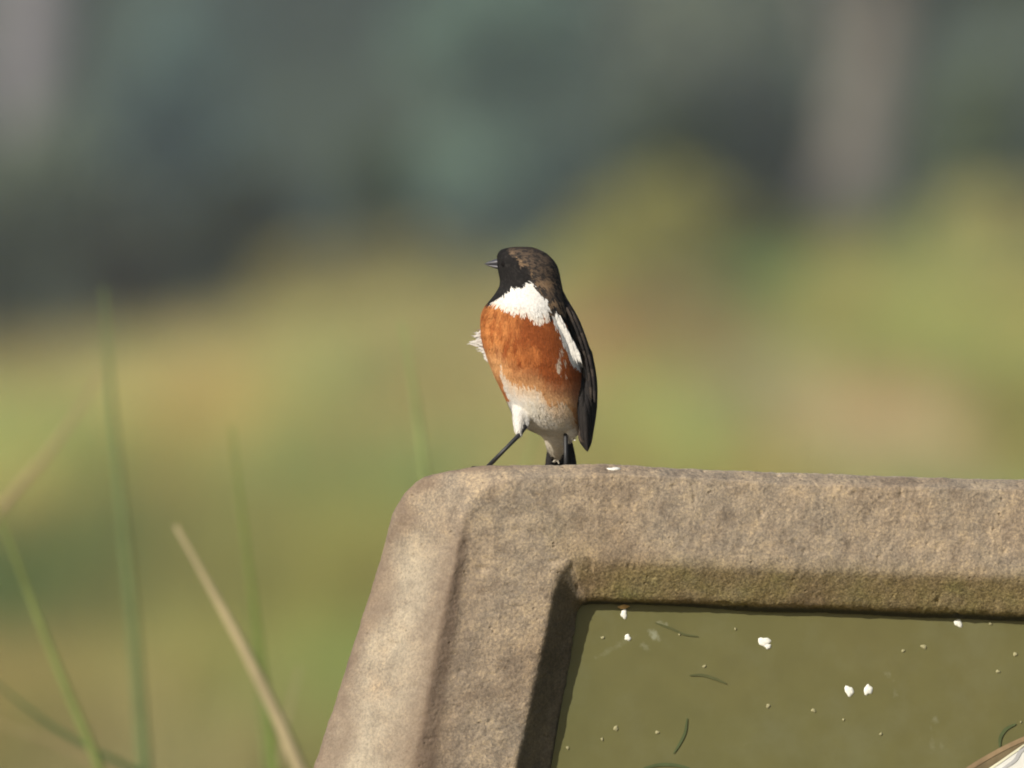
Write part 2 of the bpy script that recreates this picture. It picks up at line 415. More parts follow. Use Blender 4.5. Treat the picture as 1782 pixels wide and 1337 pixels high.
#       bottom             stile                          corner            top
DEP = {
 'O': [.085] * 11,
 'A': [.020, .040, .040, .040, .037, .029, .023, .016, .013, .013, .013],
 'B': [.000, .000, .000, .000, .0005, .001, .001, .001, .000, .000, .000],
 'C': [.002, .0036, .0038, .0034, .0028, .0016, .0010, .0005, .000, .000, .000],
 'D': [.003, .0055, .0058, .0052, .0042, .003, .002, .0015, .0015, .0015, .0015],
 'E': [.016, .018, .0195, .0195, .019, .018, .0165, .0155, .015, .015, .015],
 'G': [.025, .025, .025, .025, .025, .025, .025, .025, .025, .025, .025],
}
ORDER = ['O', 'A', 'B', 'C', 'D', 'E', 'G']
def string3(k):
    L = [P(px, py, 8 + dp) for (px, py), dp in zip(STR[k], DEP[k])]
    R = [P(*mir(p), 8 + dp) for p, dp in list(zip(STR[k], DEP[k]))[1:-1][::-1]]
    return np.array(L + R + [L[0]])
S3 = {k: string3(k) for k in ORDER}
# 'H' = the edge pushed straight back behind the panel, 'Z' = the back of the stone
S3['H'] = S3['G'] + np.array([0, .020, 0]); S3['Z'] = S3['O'] + np.array([0, .012, 0]) 
tcum = np.concatenate([[0], np.cumsum(np.linalg.norm(np.diff(S3['C'], axis=0), axis=1))])
def udist():
    t2, t10 = tcum[2], tcum[10]
    a = np.linspace(0, tcum[1], 40, endpoint=False); b = np.linspace(tcum[1], t2, 90, endpoint=False)
    vis = np.linspace(t2, t10, 760, endpoint=False); rest = np.linspace(t10, tcum[-1], 260)
    return np.concatenate([a, b, vis, rest])
U = udist()
curves = {k: hermite(S3[k], tcum, U) for k in S3}
seq = [('O', 'A', 16), ('A', 'B', 20), ('B', 'C', 8), ('C', 'D', 32), ('D', 'E', 14), ('E', 'G', 8), ('G', 'H', 4)]
rows = []; vpos = []
for si, (a, b, n) in enumerate(seq):
    for i in range(n):
        s = i / n; rows.append(curves[a] * (1 - s) + curves[b] * s); vpos.append(si + s)
rows.append(curves['H']); vpos.append(len(seq))
G = np.stack(rows, 1)       # u, v, 3
vpos = np.array(vpos)
for _ in range(3):          # soften the arrises
    H = G.copy(); H[:, 1:-1] = 0.25 * G[:, :-2] + 0.5 * G[:, 1:-1] + 0.25 * G[:, 2:]; G = H
nu, nv = G.shape[:2]
du = np.gradient(G, axis=0); dv = np.gradient(G, axis=1); N = np.cross(dv, du); N /= np.linalg.norm(N, axis=2)[..., None] + 1e-12
if N[nu // 2, 50, 1] > 0: N = -N
upx = np.zeros(nu)
ikey = np.interp(U, tcum, np.arange(len(tcum)))
disp = np.zeros((nu, nv))
for i in range(nu):
    fine = 2 <= ikey[i] <= 10.2
    for j in range(nv):
        p = G[i, j]
        if fine:
            a = mnoise.noise(Vector(p * 22)) * 0.0011
            b = mnoise.noise(Vector(p * 130 + np.array([3, 1, 7]))) * 0.00042
            c = mnoise.noise(Vector(p * 420)) * 0.00030
            e = mnoise.noise(Vector(p * 210 + np.array([9, 9, 2])))
            pit = -0.0011 * max(0, e - 0.48) * 3
            disp[i, j] = a + b + c + pit
        else:
            disp[i, j] = mnoise.noise(Vector(p * 22)) * 0.0012
G = G + N * disp[..., None]
V = G.reshape(-1, 3)
i = np.arange(nu - 1)[:, None] * nv + np.arange(nv - 1)[None]
F = np.stack([i, i + nv, i + nv + 1, i + 1], -1).reshape(-1, 4)
KI, VP = np.meshgrid(ikey, vpos, indexing='ij')
def bumpf(x, c, w): return np.exp(-((x - c) / w) ** 2)
moss = sstep(3.75, 4.3, VP) * (1 - sstep(5.6, 6.2, VP)) * sstep(6.3, 7.2, KI) * (1 - sstep(14.5, 16, KI))
moss = np.maximum(moss, bumpf(VP, 4.5, .7) * bumpf(KI, 7.2, .8))
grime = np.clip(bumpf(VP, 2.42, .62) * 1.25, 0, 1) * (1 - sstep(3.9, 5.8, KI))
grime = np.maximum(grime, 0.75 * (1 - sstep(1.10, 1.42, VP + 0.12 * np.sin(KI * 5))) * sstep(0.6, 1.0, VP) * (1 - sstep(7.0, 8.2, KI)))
lip = sstep(5.15, 5.6, VP) * sstep(5.5, 6.6, KI)  # greenish black algae plus the shadow under the lip, painted into the colour
dark = sstep(3.95, 4.25, VP) * (1 - sstep(5.9, 6.2, VP)) * (1 - sstep(5.9, 6.5, KI))  # shade of the left inner bevel, painted darker into the stone
pale = bumpf(VP, 1.55, .55) * (1 - sstep(3.4, 5.0, KI)) * sstep(.9, 1.2, VP)  # sunlight on the left outer bevel, painted in as paler stone
pale = np.maximum(pale, .8 * sstep(.3, .6, VP) * (1 - sstep(1.02, 1.22, VP)) * sstep(6.6, 8, KI))  # sunlit rim along the top edge, also painted as a lighter tone
edge = bumpf(VP, 4.0, .16) * (1 - sstep(5.5, 6.6, KI)) * 0.3
q = NB('weathered_cast_stone'); tc = q.n('ShaderNodeTexCoord'); ob = tc.outputs['Object']
def attr(nm):
    a = q.n('ShaderNodeAttribute'); a.attribute_name = nm; return a.outputs['Fac']
big = q.noise(ob, 14, 6, .62); mid = q.noise(ob, 70, 8, .78); fin = q.noise(ob, 760, 4, .75)
c0 = q.ramp(big, [(0.32, (0.205, 0.160, 0.118)), (0.46, (0.290, 0.232, 0.170)), (0.56, (0.240, 0.200, 0.155)), (0.68, (0.335, 0.270, 0.198))])
c0 = q.mix(1.0, c0, q.ramp(mid, [(0.36, (0.68, 0.66, 0.66)), (0.5, (1.0, 1.0, 1.0)), (0.64, (1.36, 1.32, 1.22))]), 'MULTIPLY')
c0 = q.mix(1.0, c0, q.ramp(fin, [(0.36, (0.70,) * 3), (0.5, (1.0,) * 3), (0.66, (1.45, 1.40, 1.26))]), 'MULTIPLY')
pl = q.math('MULTIPLY', attr('pale'), q.ramp(q.noise(ob, 30, 5, .65), [(0.28, (0,) * 3), (0.52, (1,) * 3)]))
pl = q.math('MULTIPLY', pl, 0.68)
pg = q.mix(1.0, (0.405, 0.360, 0.280), q.ramp(fin, [(0.36, (0.78, .77, .75)), (0.5, (1.0,) * 3), (0.66, (1.2, 1.18, 1.12))]), 'MULTIPLY')
pg = q.mix(1.0, pg, q.ramp(mid, [(0.36, (0.80,) * 3), (0.5, (1.0,) * 3), (0.64, (1.12,) * 3)]), 'MULTIPLY')
c1 = q.mix(pl, c0, pg)
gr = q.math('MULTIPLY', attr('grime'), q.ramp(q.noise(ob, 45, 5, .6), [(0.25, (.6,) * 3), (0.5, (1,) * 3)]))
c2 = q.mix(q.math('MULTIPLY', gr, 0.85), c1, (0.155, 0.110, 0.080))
msn = q.noise(ob, 60, 5, .7)
ms = q.math('MULTIPLY', attr('moss'), q.ramp(msn, [(0.2, (.5,) * 3), (0.55, (1,) * 3)]))
mcol = q.ramp(q.noise(ob, 33, 4), [(0.35, (0.20, 0.145, 0.078)), (0.55, (0.23, 0.18, 0.08)), (0.76, (0.165, 0.155, 0.055))])
mcol = q.mix(1.0, mcol, q.ramp(fin, [(0.36, (0.5,) * 3), (0.64, (1.6,) * 3)]), 'MULTIPLY')
c3 = q.mix(q.math('MULTIPLY', ms, 0.9), c2, mcol)
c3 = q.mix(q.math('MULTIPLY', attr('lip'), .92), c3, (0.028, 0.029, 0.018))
vor = q.n('ShaderNodeTexVoronoi'); vor.inputs['Scale'].default_value = 190; q.l(ob, vor.inputs['Vector'])
pits = q.ramp(vor.outputs['Distance'], [(0.05, (1,) * 3), (0.2, (0,) * 3)])
pits = q.math('MULTIPLY', pits, q.ramp(q.noise(ob, 70, 3), [(0.52, (0,) * 3), (0.62, (1,) * 3)]))
c4 = q.mix(q.math('MULTIPLY', pits, 0.4), c3, (0.07, 0.05, 0.035))
q.l(c4, q.b.inputs['Base Color']); q.b.inputs['Roughness'].default_value = 0.9; q.b.inputs['Specular IOR Level'].default_value = 0.25
hsum = q.math('ADD', q.math('MULTIPLY', q.noise(ob, 520, 4, .7), 1.0), q.math('MULTIPLY', pits, -.8))
q.bump(hsum, 0.8, 0.0010)
M_stone = q.m

sign = empty('information_sign', (0.3, 8.05, 0)); tag(sign, 'weathered stone sign frame around an olive green panel, with the bird perched on it', 'sign')
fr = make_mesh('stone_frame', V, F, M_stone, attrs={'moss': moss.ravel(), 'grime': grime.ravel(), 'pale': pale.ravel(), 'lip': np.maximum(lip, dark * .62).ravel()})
adopt(fr, sign)
# back of the stone: a slab closing the frame from behind
ring = curves['O'][::4]; cen = ring.mean(0)
rb = ring + np.array([0, .008, 0]); ri = cen + (ring - cen) * 0.97 + np.array([0, .02, 0]); ri[:, 1] = 8.115
n = len(ring); Vb = np.concatenate([ring + np.array([0, -.0015, 0]), rb, ri, [[cen[0], 8.115, cen[2]]]])
Fb = [(k, (k + 1) % n, n + (k + 1) % n, n + k) for k in range(n)] + [(n + k, n + (k + 1) % n, 2 * n + (k + 1) % n, 2 * n + k) for k in range(n)] + [(2 * n + k, 2 * n + (k + 1) % n, 3 * n) for k in range(n)]
adopt(make_mesh('stone_back', Vb, Fb, M_stone), sign)

# printed panel
q = NB('olive_printed_panel'); tc = q.n('ShaderNodeTexCoord'); ob = tc.outputs['Object']
n1 = q.noise(ob, 5, 3); n2 = q.noise(ob, 70, 4)
c = q.ramp(n1, [(0.3, (0.108, 0.110, 0.042)), (0.7, (0.124, 0.113, 0.043))])
c = q.mix(1.0, c, q.ramp(n2, [(0.3, (0.95,) * 3), (0.7, (1.05,) * 3)]), 'MULTIPLY')
PAN_D = 8.0255
wsp = q.ramp(q.noise(ob, 22, 8, .7), [(0.5, (0,) * 3), (0.8, (1,) * 3)]); c = q.mix(q.math('MULTIPLY', wsp, .35), c, (0.17, 0.175, 0.105))
def smudge(c, px, py, lx, ly, ang, strength, colr, seed):
    """a dried film of dirt with its own shape"""
    p = P(px, py, PAN_D)
    m = q.n('ShaderNodeMapping'); m.vector_type = 'TEXTURE'
    m.inputs['Location'].default_value = (p[0], 0, p[2]); m.inputs['Rotation'].default_value = (0, ang, 0)
    m.inputs['Scale'].default_value = (lx * S8, 10, ly * S8); q.l(ob, m.inputs['Vector'])
    ln = q.n('ShaderNodeVectorMath', operation='LENGTH'); q.l(m.outputs[0], ln.inputs[0])
    d = q.math('ADD', ln.outputs['Value'], q.math('MULTIPLY', q.math('SUBTRACT', q.noise(ob, 170 + seed, 6, .7), 0.5), 3.2))
    k = q.ramp(d, [(0.1, (1,) * 3), (1.0, (0,) * 3)])
    return q.mix(q.math('MULTIPLY', k, strength), c, colr)
PALE = (0.27, 0.28, 0.20)
for (px, py, lx, ly, an, s_) in ((1155, 1085, 15, 9, 0.5, .95), (1138, 1105, 22, 10, .75, .9), (1120, 1124, 15, 10, .3, .5), (1068, 1128, 45, 8, -.5, .32), (1548, 1180, 36, 9, 1.25, .45),
                                 (1626, 1252, 10, 10, 0, .4), (1622, 1290, 30, 6, 1.5, .25), (1637, 1285, 26, 5, 1.4, .28), (1300, 1290, 14, 14, 0, .22)):
    c = smudge(c, px, py, lx, ly, an, s_, PALE, px % 17)
c = smudge(c, 1057, 1190, 10, 16, .6, .45, (0.09, 0.085, 0.05), 3)
c = smudge(c, 1029, 1079, 4, 4, 0, .9, (0.03, 0.03, 0.02), 5)
q.l(c, q.b.inputs['Base Color']); q.b.inputs['Roughness'].default_value = 0.42; q.b.inputs['Specular IOR Level'].default_value = 0.25
M_panel = q.m
gl = hermite(S3['G'], tcum, np.linspace(0, tcum[-1], 240, endpoint=False)); gc = gl.mean(0)
gl = gc + (gl - gc) * 1.004; f0 = gl.copy(); f0[:, 1] = PAN_D; f1 = gl.copy(); f1[:, 1] = PAN_D + .004
n = len(gl)
panel = make_mesh('printed_panel', np.concatenate([f0, f1]), [tuple(range(n)), tuple(range(n, 2 * n))[::-1]] + [(k, n + k, n + (k + 1) % n, (k + 1) % n) for k in range(n)], M_panel, smooth=False)
if panel.data.polygons[0].normal.y > 0: panel.data.flip_normals()
adopt(panel, sign)

def ribbon(name, pts, wpx, mat, d, parent, taper=True):
    """a thin printed stroke lying on the panel"""
    pts = np.array(pts, float); t = np.concatenate([[0], np.cumsum(np.linalg.norm(np.diff(pts, axis=0), axis=1))])
    tq = np.linspace(0, t[-1], 26); c2 = hermite(pts, t, tq); tg = np.gradient(c2, axis=0); tg /= np.linalg.norm(tg, axis=1)[:, None]
    nn = np.stack([-tg[:, 1], tg[:, 0]], 1); s = np.linspace(0, 1, 26)
    ww = wpx / 2 * (np.sin(np.pi * np.clip(s * .92 + .04, 0, 1)) ** .5 if taper else np.ones(26))
    L = c2 + nn * ww[:, None]; R = c2 - nn * ww[:, None]
    Vv = [P(*p, d) for p in L] + [P(*p, d) for p in R]
    Ff = [(k, k + 1, 26 + k + 1, 26 + k) for k in range(25)]
    o = make_mesh(name, Vv, Ff, mat, smooth=False)
    if o.data.polygons[0].normal.y > 0: o.data.flip_normals()
    o.parent = parent
    return o
M_stroke = plain('printed_green', (0.070, 0.090, 0.036), .45, .25, 200, .15)
M_stroke2 = plain('printed_faint_green', (0.078, 0.082, 0.032), .45, .25, 200, .1)
DP = PAN_D - .0006
for pts, wpx, m in (([(1140, 1084), (1168, 1094), (1190, 1104), (1215, 1108)], 4, M_stroke2), ([(1200, 1176), (1220, 1175), (1240, 1180), (1264, 1190)], 5, M_stroke2),
                    ([(1196, 1250), (1192, 1275), (1182, 1296), (1172, 1312)], 4.5, M_stroke), ([(1120, 1337), (1150, 1331), (1175, 1332), (1200, 1337)], 6, M_stroke),
                    ([(1768, 1260), (1750, 1270), (1741, 1284), (1740, 1302)], 6, M_stroke), ([(1180, 1500), (1150, 1420), (1130, 1337)], 5, M_stroke2)):
    ribbon('printed_stem', pts, wpx, m, DP, panel)

def flat(name, pts, mat, d):
    o = make_mesh(name, [P(*p, d) for p in pts], [tuple(range(len(pts)))], mat, smooth=False)
    if o.data.polygons[0].normal.y > 0: o.data.flip_normals()
    o.parent = panel; return o
M_pbrown = plain('printed_brown', (0.24, 0.17, 0.095), .45, .25, 120, .2)
M_pdark = plain('printed_dark_brown', (0.150, 0.115, 0.062), .45, .25, 120, .2)
M_pwhite = plain('printed_white', (0.66, 0.66, 0.62), .45, .25, 80, .06)
M_pgrey = plain('printed_grey', (0.42, 0.42, 0.42), .45, .25, 80, .12)
M_pcream = plain('printed_cream', (0.68, 0.67, 0.50), .45, .25, 80, .05)
flat('printed_branch', [(1682, 1337), (1700, 1326), (1720, 1315), (1745, 1301), (1765, 1291), (1790, 1280), (1900, 1245), (2010, 1222), (2010, 1240), (1900, 1268), (1782, 1302), (1735, 1330), (1712, 1350), (1600, 1440), (1590, 1425)], M_pdark, DP)
ribbon('printed_branch', [(1590, 1418), (1686, 1338), (1712, 1322), (1750, 1301), (1790, 1283), (1900, 1249), (2010, 1225)], 8, M_pbrown, DP - .0003, panel, False)
flat('printed_plumage', [(1722, 1340), (1740, 1328), (1760, 1314), (1782, 1299), (1840, 1270), (1930, 1262), (2010, 1300), (2040, 1380), (1990, 1470), (1880, 1500), (1760, 1480), (1690, 1410), (1680, 1375)], M_pwhite, DP - .0003)
ribbon('printed_plume_edge', [(1690, 1366), (1722, 1339), (1740, 1327), (1760, 1313), (1782, 1298), (1840, 1269)], 4, M_pcream, DP - .0006, panel, False)
ribbon('printed_plume_shade', [(1735, 1345), (1752, 1334), (1768, 1322), (1776, 1308), (1800, 1294), (1850, 1286)], 7, M_pgrey, DP - .0006, panel)

# droppings and scraps stuck to the panel and the frame
M_drop = plain('dried_white_dropping', (0.72, 0.72, 0.66), .7, .3, 900, .12)
M_drop2 = plain('dried_yellowish_dropping', (0.29, 0.27, 0.15), .7, .3, 900, .2)
def blob(name, px, py, rx, ry, d, mat, parent, th=.0007, ang=0.0, seed=0, lab=None):
    rs = random.Random(seed + int(px)); n = 16; Vv = []; Ff = []
    ph = [rs.uniform(0, 6.28) for _ in range(3)]
    c0 = P(px, py, d)
    for k, (rr, zz) in enumerate(((1.0, 0.0), (.88, .55), (.55, .88), (0.2, 1.0))):
        for j in range(n):
            a = 2 * math.pi * j / n; wv = 1 + .14 * math.sin(2 * a + ph[0]) + .12 * math.sin(3 * a + ph[1]) + .09 * math.sin(5 * a + ph[2])
            u_ = rx * rr * wv * math.cos(a); v_ = ry * rr * wv * math.sin(a)
            Vv.append(c0 + np.array([(u_ * math.cos(ang) - v_ * math.sin(ang)) * S8, -th * zz, (u_ * math.sin(ang) + v_ * math.cos(ang)) * S8]))
    for k in range(3):
        for j in range(n): Ff.append((k * n + j, k * n + (j + 1) % n, (k + 1) * n + (j + 1) % n, (k + 1) * n + j))
    Ff.append(tuple(3 * n + j for j in range(n)))
    o = make_mesh(name, Vv, Ff, mat); o.parent = parent
    if parent is sign: o.location = -Vector(sign.location)
    if lab: o['label'] = lab
    return o
for (px, py, rx, ry, an) in ((1086, 1069, 6, 8, .3), (1092.5, 1110, 6, 5.5, 0), (1330, 1117, 10, 8.5, .2), (1336, 1125, 6, 5, .2), (1668, 1085, 8.5, 6, -.3), (1478, 1203, 8, 9, .2), (1511, 1201, 7, 10, 0)):
    blob('dropping', px, py, rx, ry, PAN_D, M_drop, panel, ang=an)
for (px, py, r) in ((1226, 1160, 4), (1072, 1268, 6), (1144, 1275, 4.5), (1337, 1229, 5), (1608, 1126, 6), (1572, 1133, 4), (1767, 1139, 5), (1737, 1169, 4.5), (1416, 1237, 5), (1533, 1278, 3.5), (1183, 1103, 4), (1049, 1110, 4),
                    (988, 1302, 4), (1048, 1287, 3.5), (1280, 1095, 3), (1468, 1253, 3), (1724, 1086, 3.5), (1777, 1257, 2.5)):
    blob('small_dropping', px, py, r * .85, r * .7, PAN_D, M_drop2, panel, th=.0006, ang=px)
blob('dropping', 1067, 817.5, 13, 4.5, 8.0075, M_drop, sign, th=.0028, ang=-.05)
M_leaf_scrap = plain('dry_leaf_scrap', (0.50, 0.33, 0.15), .8, .2, 400, .25)
o = make_mesh('leaf_scrap', [P(*p) for p in ((1074, 1056, 8.0235), (1086, 1052, 8.020), (1097, 1055, 8.0235), (1088, 1060, 8.024), (1080, 1060, 8.025))], [(0, 1, 4), (1, 2, 3), (1, 3, 4)], M_leaf_scrap)
o.parent = sign; o.location = -Vector(sign.location)

# ------------------------------------------------------------------ grass stems and blades beside the sign
def near_blade(label, keys, wpx, d, col, root_px, name='grass_blade', dry=False):
    d += 0.32
    col = np.array(col) * .85 + np.array([.33, .32, .14]) * .15
    """one blade, from its tip down to its root in the soil; slightly folded along the midrib"""
    pts = [P(a, b, d) for a, b in keys]; last = pts[-1]; prev = pts[-2]
    rp = P(root_px, 0, d); r0 = np.array([rp[0], d, -0.02])
    m = last + (last - prev) / (np.linalg.norm(last - prev)) * 0.16; m[2] = max(m[2], .3)
    pts += [m * .75 + r0 * .25 + np.array([0, 0, .06]), r0 + np.array([(m[0] - r0[0]) * .25, 0, .28]), r0]
    pts = np.array(pts); t = np.concatenate([[0], np.cumsum(np.linalg.norm(np.diff(pts, axis=0), axis=1))])
    n = 46; tq = t[-1] * np.linspace(0, 1, n) ** 1.2; c = hermite(pts, t, tq); c[:, 1] += 0.03 * np.sin(tq / t[-1] * 3)
    tg = np.gradient(c, axis=0); tg /= np.linalg.norm(tg, axis=1)[:, None]
    sd = np.cross(tg, np.array([0.15, 1, 0])); sd /= np.linalg.norm(sd, axis=1)[:, None]
    wd_ = wpx * S8 * np.clip(tq / (t[-1] * .28), 0.06, 1) ** .55 / 2
    Vv = np.concatenate([c - sd * wd_[:, None], c + np.array([0, .0012, 0]), c + sd * wd_[:, None], c + np.array([0, .0019, 0])])
    Ff = []
    for k in range(n - 1):
        for a, b in ((0, 1), (1, 2), (2, 3), (3, 0)): Ff.append((a * n + k, b * n + k, b * n + k + 1, a * n + k + 1))
    cc = np.tile(np.array(col), (len(Vv), 1)) * RNG.uniform(.92, 1.08, (len(Vv), 1))
    o = make_mesh(name, Vv, Ff, M_grass, cols=cc)
    o.data.transform(__import__('mathutils').Matrix.Translation(-Vector(r0))); o.location = Vector(r0)
    return tag(o, label, 'grass blade', 'grass blades growing beside the sign')
LG = (0.15, 0.24, 0.075)
near_blade('tallest upright green blade near the left edge', [(181, 500), (188, 620), (205, 820), (228, 1060), (250, 1337)], 30, 9.5, (0.17, 0.24, 0.10), 300)
near_blade('bright green blade arching in from the left edge', [(-30, 830), (2, 905), (48, 1030), (100, 1165), (172, 1337)], 28, 8.9, (0.23, 0.29, 0.09), 420)
near_blade('thick straw coloured dry blade left of the stone frame', [(305, 915), (370, 1030), (432, 1145), (480, 1245), (520, 1337)], 44, 8.75, (0.62, 0.52, 0.32), 700)
near_blade('slender olive green blade behind the straw coloured blade', [(402, 740), (418, 870), (436, 1010), (458, 1180), (478, 1337)], 22, 9.15, (0.19, 0.27, 0.06), 520)
near_blade('pale green blade rising behind the corner of the stone frame', [(700, 560), (714, 640), (728, 730), (739, 820), (752, 930)], 32, 9.2, (0.33, 0.42, 0.16), 800)
near_blade('short pale green blade under the belly of the bird', [(938, 742), (925, 780), (908, 830), (895, 900)], 30, 9.3, (0.30, 0.38, 0.14), 880)
near_blade('faded pinkish tan blade slanting down to the left edge', [(175, 650), (130, 725), (75, 800), (0, 885), (-60, 990)], 26, 9.6, (0.46, 0.33, 0.20), -160)
near_blade('dark green blade low in the bottom left corner', [(-60, 1150), (0, 1195), (60, 1243), (130, 1290), (240, 1345)], 22, 9.0, (0.06, 0.13, 0.05), 760)
near_blade('short faint tan blade beside the stone frame at the bottom', [(522, 1160), (512, 1200), (500, 1250), (486, 1337)], 22, 9.2, (0.50, 0.42, 0.25), 440)
near_blade('faint tan blade lying low under the dark green blade', [(-50, 1240), (20, 1268), (90, 1292), (160, 1325), (230, 1375)], 20, 9.4, (0.42, 0.33, 0.18), 600)
near_blade('faded green blade just behind the straw coloured blade low down', [(430, 1050), (445, 1150), (458, 1250), (466, 1337)], 26, 9.5, (0.16, 0.24, 0.07), 500)

# ------------------------------------------------------------------ the bird
BY = 8.050
def Bp(px, py, dy=0.0): return P(px, py, BY + dy)
SL = [ # photo row, left, right, front and back depth (mm)
 (430.0, 896, 922, -4, 5), (431.5, 884, 930, -6.5, 7), (434.5, 873, 938, -8.5, 9), (440, 866.5, 949, -10.5, 11), (450, 864.5, 961, -12.4, 13), (461, 865, 969, -13.4, 14), (473, 867, 973, -13.6, 14.5),
 (486, 870, 975.5, -13.6, 15), (498, 869.5, 978, -14, 16), (511, 862, 981, -15.6, 17.5), (523, 852.5, 984, -17.4, 19), (533, 844, 986, -19.2, 20), (545, 838.5, 988, -20.6, 21), (560, 836.5, 991, -21.6, 21.5),
 (580, 836.5, 997, -22.4, 22), (600, 840, 1003, -22.6, 22), (625, 848, 1010, -22.2, 22), (650, 858, 1015, -21, 21.5), (675, 870, 1017.5, -19, 21.5), (700, 882, 1018, -16.4, 22), (718, 890, 1017, -13.5, 23),
 (732, 898, 1015, -10, 24), (744, 912, 1012, -6, 25), (752, 928, 1006, -1, 26), (759, 943, 998, 5, 26.5), (768, 948, 991, 9, 27), (778, 950, 985, 13, 27.5), (788, 955, 980, 17, 27.5), (797, 964, 972, 22, 27)]
sl = np.array(SL); rr = np.concatenate([np.linspace(430, 440, 8), np.linspace(442.5, 797, 120)])
sl2 = np.stack([np.interp(rr, sl[:, 0], sl[:, k]) for k in range(5)], 1); sl2[:, 0] = rr
ker = np.array([.25, .5, .25])
for k in (1, 2, 3, 4):
    for _ in range(2): sl2[3:-1, k] = .25 * sl2[2:-2, k] + .5 * sl2[3:-1, k] + .25 * sl2[4:, k]
nn = 72; Vv = []; Ff = []
for (py, xl, xr, yf, yb) in sl2:
    xc = (xl + xr) / 2; hx = (xr - xl) / 2; yc = (yf + yb) / 2; hy = (yb - yf) / 2
    for j in range(nn):
        a = 2 * math.pi * j / nn; ca, sa = math.cos(a), math.sin(a)
        e = 0.92
        Vv.append(Bp(xc + hx * math.copysign(abs(ca) ** e, ca), py, (yc + hy * math.copysign(abs(sa) ** e, sa)) / 1000))
m_ = len(sl2)
for k in range(m_ - 1):
    for j in range(nn): Ff.append((k * nn + j, k * nn + (j + 1) % nn, (k + 1) * nn + (j + 1) % nn, (k + 1) * nn + j))
Ff.append(tuple(range(nn))[::-1]); Ff.append(tuple((m_ - 1) * nn + j for j in range(nn)))
def ell(c, r, ax=None, n1=14, n2=20):
    V_ = []; F_ = []
    for i_ in range(n1 + 1):
        th = math.pi * i_ / n1
        for j_ in range(n2):
            ph = 2 * math.pi * j_ / n2
            V_.append(np.array(c) + np.array([r[0] * math.sin(th) * math.cos(ph), r[1] * math.sin(th) * math.sin(ph), r[2] * math.cos(th)]))
    for i_ in range(n1):
        for j_ in range(n2): F_.append((i_ * n2 + j_, (i_ + 1) * n2 + j_, (i_ + 1) * n2 + (j_ + 1) % n2, i_ * n2 + (j_ + 1) % n2))
    return V_, F_
lthigh = tube([Bp(908, 690, -.002), Bp(905, 712, -.006), Bp(903.5, 730, -.010), Bp(903, 744, -.0135), Bp(903, 752, -.0155), Bp(904.5, 758, -.0165)], [.0040, .0042, .0034, .0025, .0019, .0010], 16)
lthigh2 = tube([Bp(912, 705, -.004), Bp(913, 728, -.008), Bp(913, 742, -.012)], [.0060, .0036, .0014], 16)
rthigh = tube([Bp(985, 700, -.002), Bp(990, 728, .002), Bp(993, 748, .004), Bp(989, 764, .005)], [.0072, .0062, .0045, .0016], 16)
V1, F1 = merge([(Vv, Ff), lthigh, lthigh2, rthigh])
tmp = make_mesh('body', V1, F1)
md = tmp.modifiers.new('r', 'REMESH'); md.mode = 'VOXEL'; md.voxel_size = 0.00072; md.use_smooth_shade = True
ms_ = tmp.modifiers.new('s', 'SMOOTH'); ms_.factor = .5; ms_.iterations = 3
dg = bpy.context.evaluated_depsgraph_get(); me2 = bpy.data.meshes.new_from_object(tmp.evaluated_get(dg))
old = tmp.data; tmp.modifiers.clear(); tmp.data = me2; bpy.data.meshes.remove(old); me2.name = 'body'
nvb = len(me2.vertices); bco = np.zeros(nvb * 3, np.float32); me2.vertices.foreach_get('co', bco); bco = bco.reshape(-1, 3).astype(float)
bno = np.zeros(nvb * 3, np.float32); me2.vertices.foreach_get('normal', bno); bno = bno.reshape(-1, 3).astype(float)

def inpoly(x, y, poly):
    c = np.zeros(len(x), bool); n = len(poly); j = n - 1
    for i in range(n):
        xi, yi = poly[i]; xj, yj = poly[j]
        cond = ((yi > y) != (yj > y)) & (x < (xj - xi) * (y - yi) / ((yj - yi) + 1e-9) + xi); c ^= cond; j = i
    return c
def vnoise(p, s, off=0.0):
    return np.array([mnoise.noise(Vector((a[0] * s + off, a[1] * s, a[2] * s))) for a in p])
BLACK = np.array([.013, .012, .012]); BLACK2 = np.array([.034, .030, .028])
BROWN1 = np.array([.100, .072, .052]); BUFF = np.array([.22, .145, .085])
OR1 = np.array([.36, .118, .034]); OR2 = np.array([.225, .060, .016]); OR3 = np.array([.50, .215, .070])
WH = np.array([.71, .69, .65]); CREAM = np.array([.64, .58, .47]); GREYW = np.array([.44, .41, .35])
white_neck = [(924, 491), (916, 492), (905, 497), (893, 501), (887, 503), (876, 513), (861, 524), (862, 527), (870, 530), (885, 537), (905, 541), (916, 546), (924, 553), (934, 556), (944, 553), (953, 545), (951, 532), (952, 520), (940, 508), (928, 500)]
crown = [(880, 434), (895, 425), (940, 425), (985, 450), (1010, 540), (1000, 552), (975, 545), (947, 540), (934, 520), (922, 502), (922, 480), (911, 467), (897, 453), (884, 445)]
mantle = [(950, 522), (975, 520), (1010, 540), (1012, 570), (992, 566), (972, 548), (955, 548)]
wpatch = [(958, 545), (972, 544), (982, 565), (992, 590), (1004, 615), (1013, 634), (1004, 640), (993, 628), (982, 604), (972, 576), (961, 556)]
wstreak = [(962, 605), (972, 600), (982, 620), (982, 648), (973, 648), (964, 640)]
white_low = [(868, 630), (876, 645), (886, 658), (900, 669), (918, 667), (935, 672), (948, 690), (962, 700), (980, 696), (992, 703), (1001, 730), (1010, 742), (1020, 745), (1030, 830), (860, 830), (860, 700), (884, 694), (876, 672), (869, 652)]
flank = [(955, 640), (1025, 600), (1025, 742), (1008, 742), (1000, 700), (985, 705), (962, 700), (945, 684)]

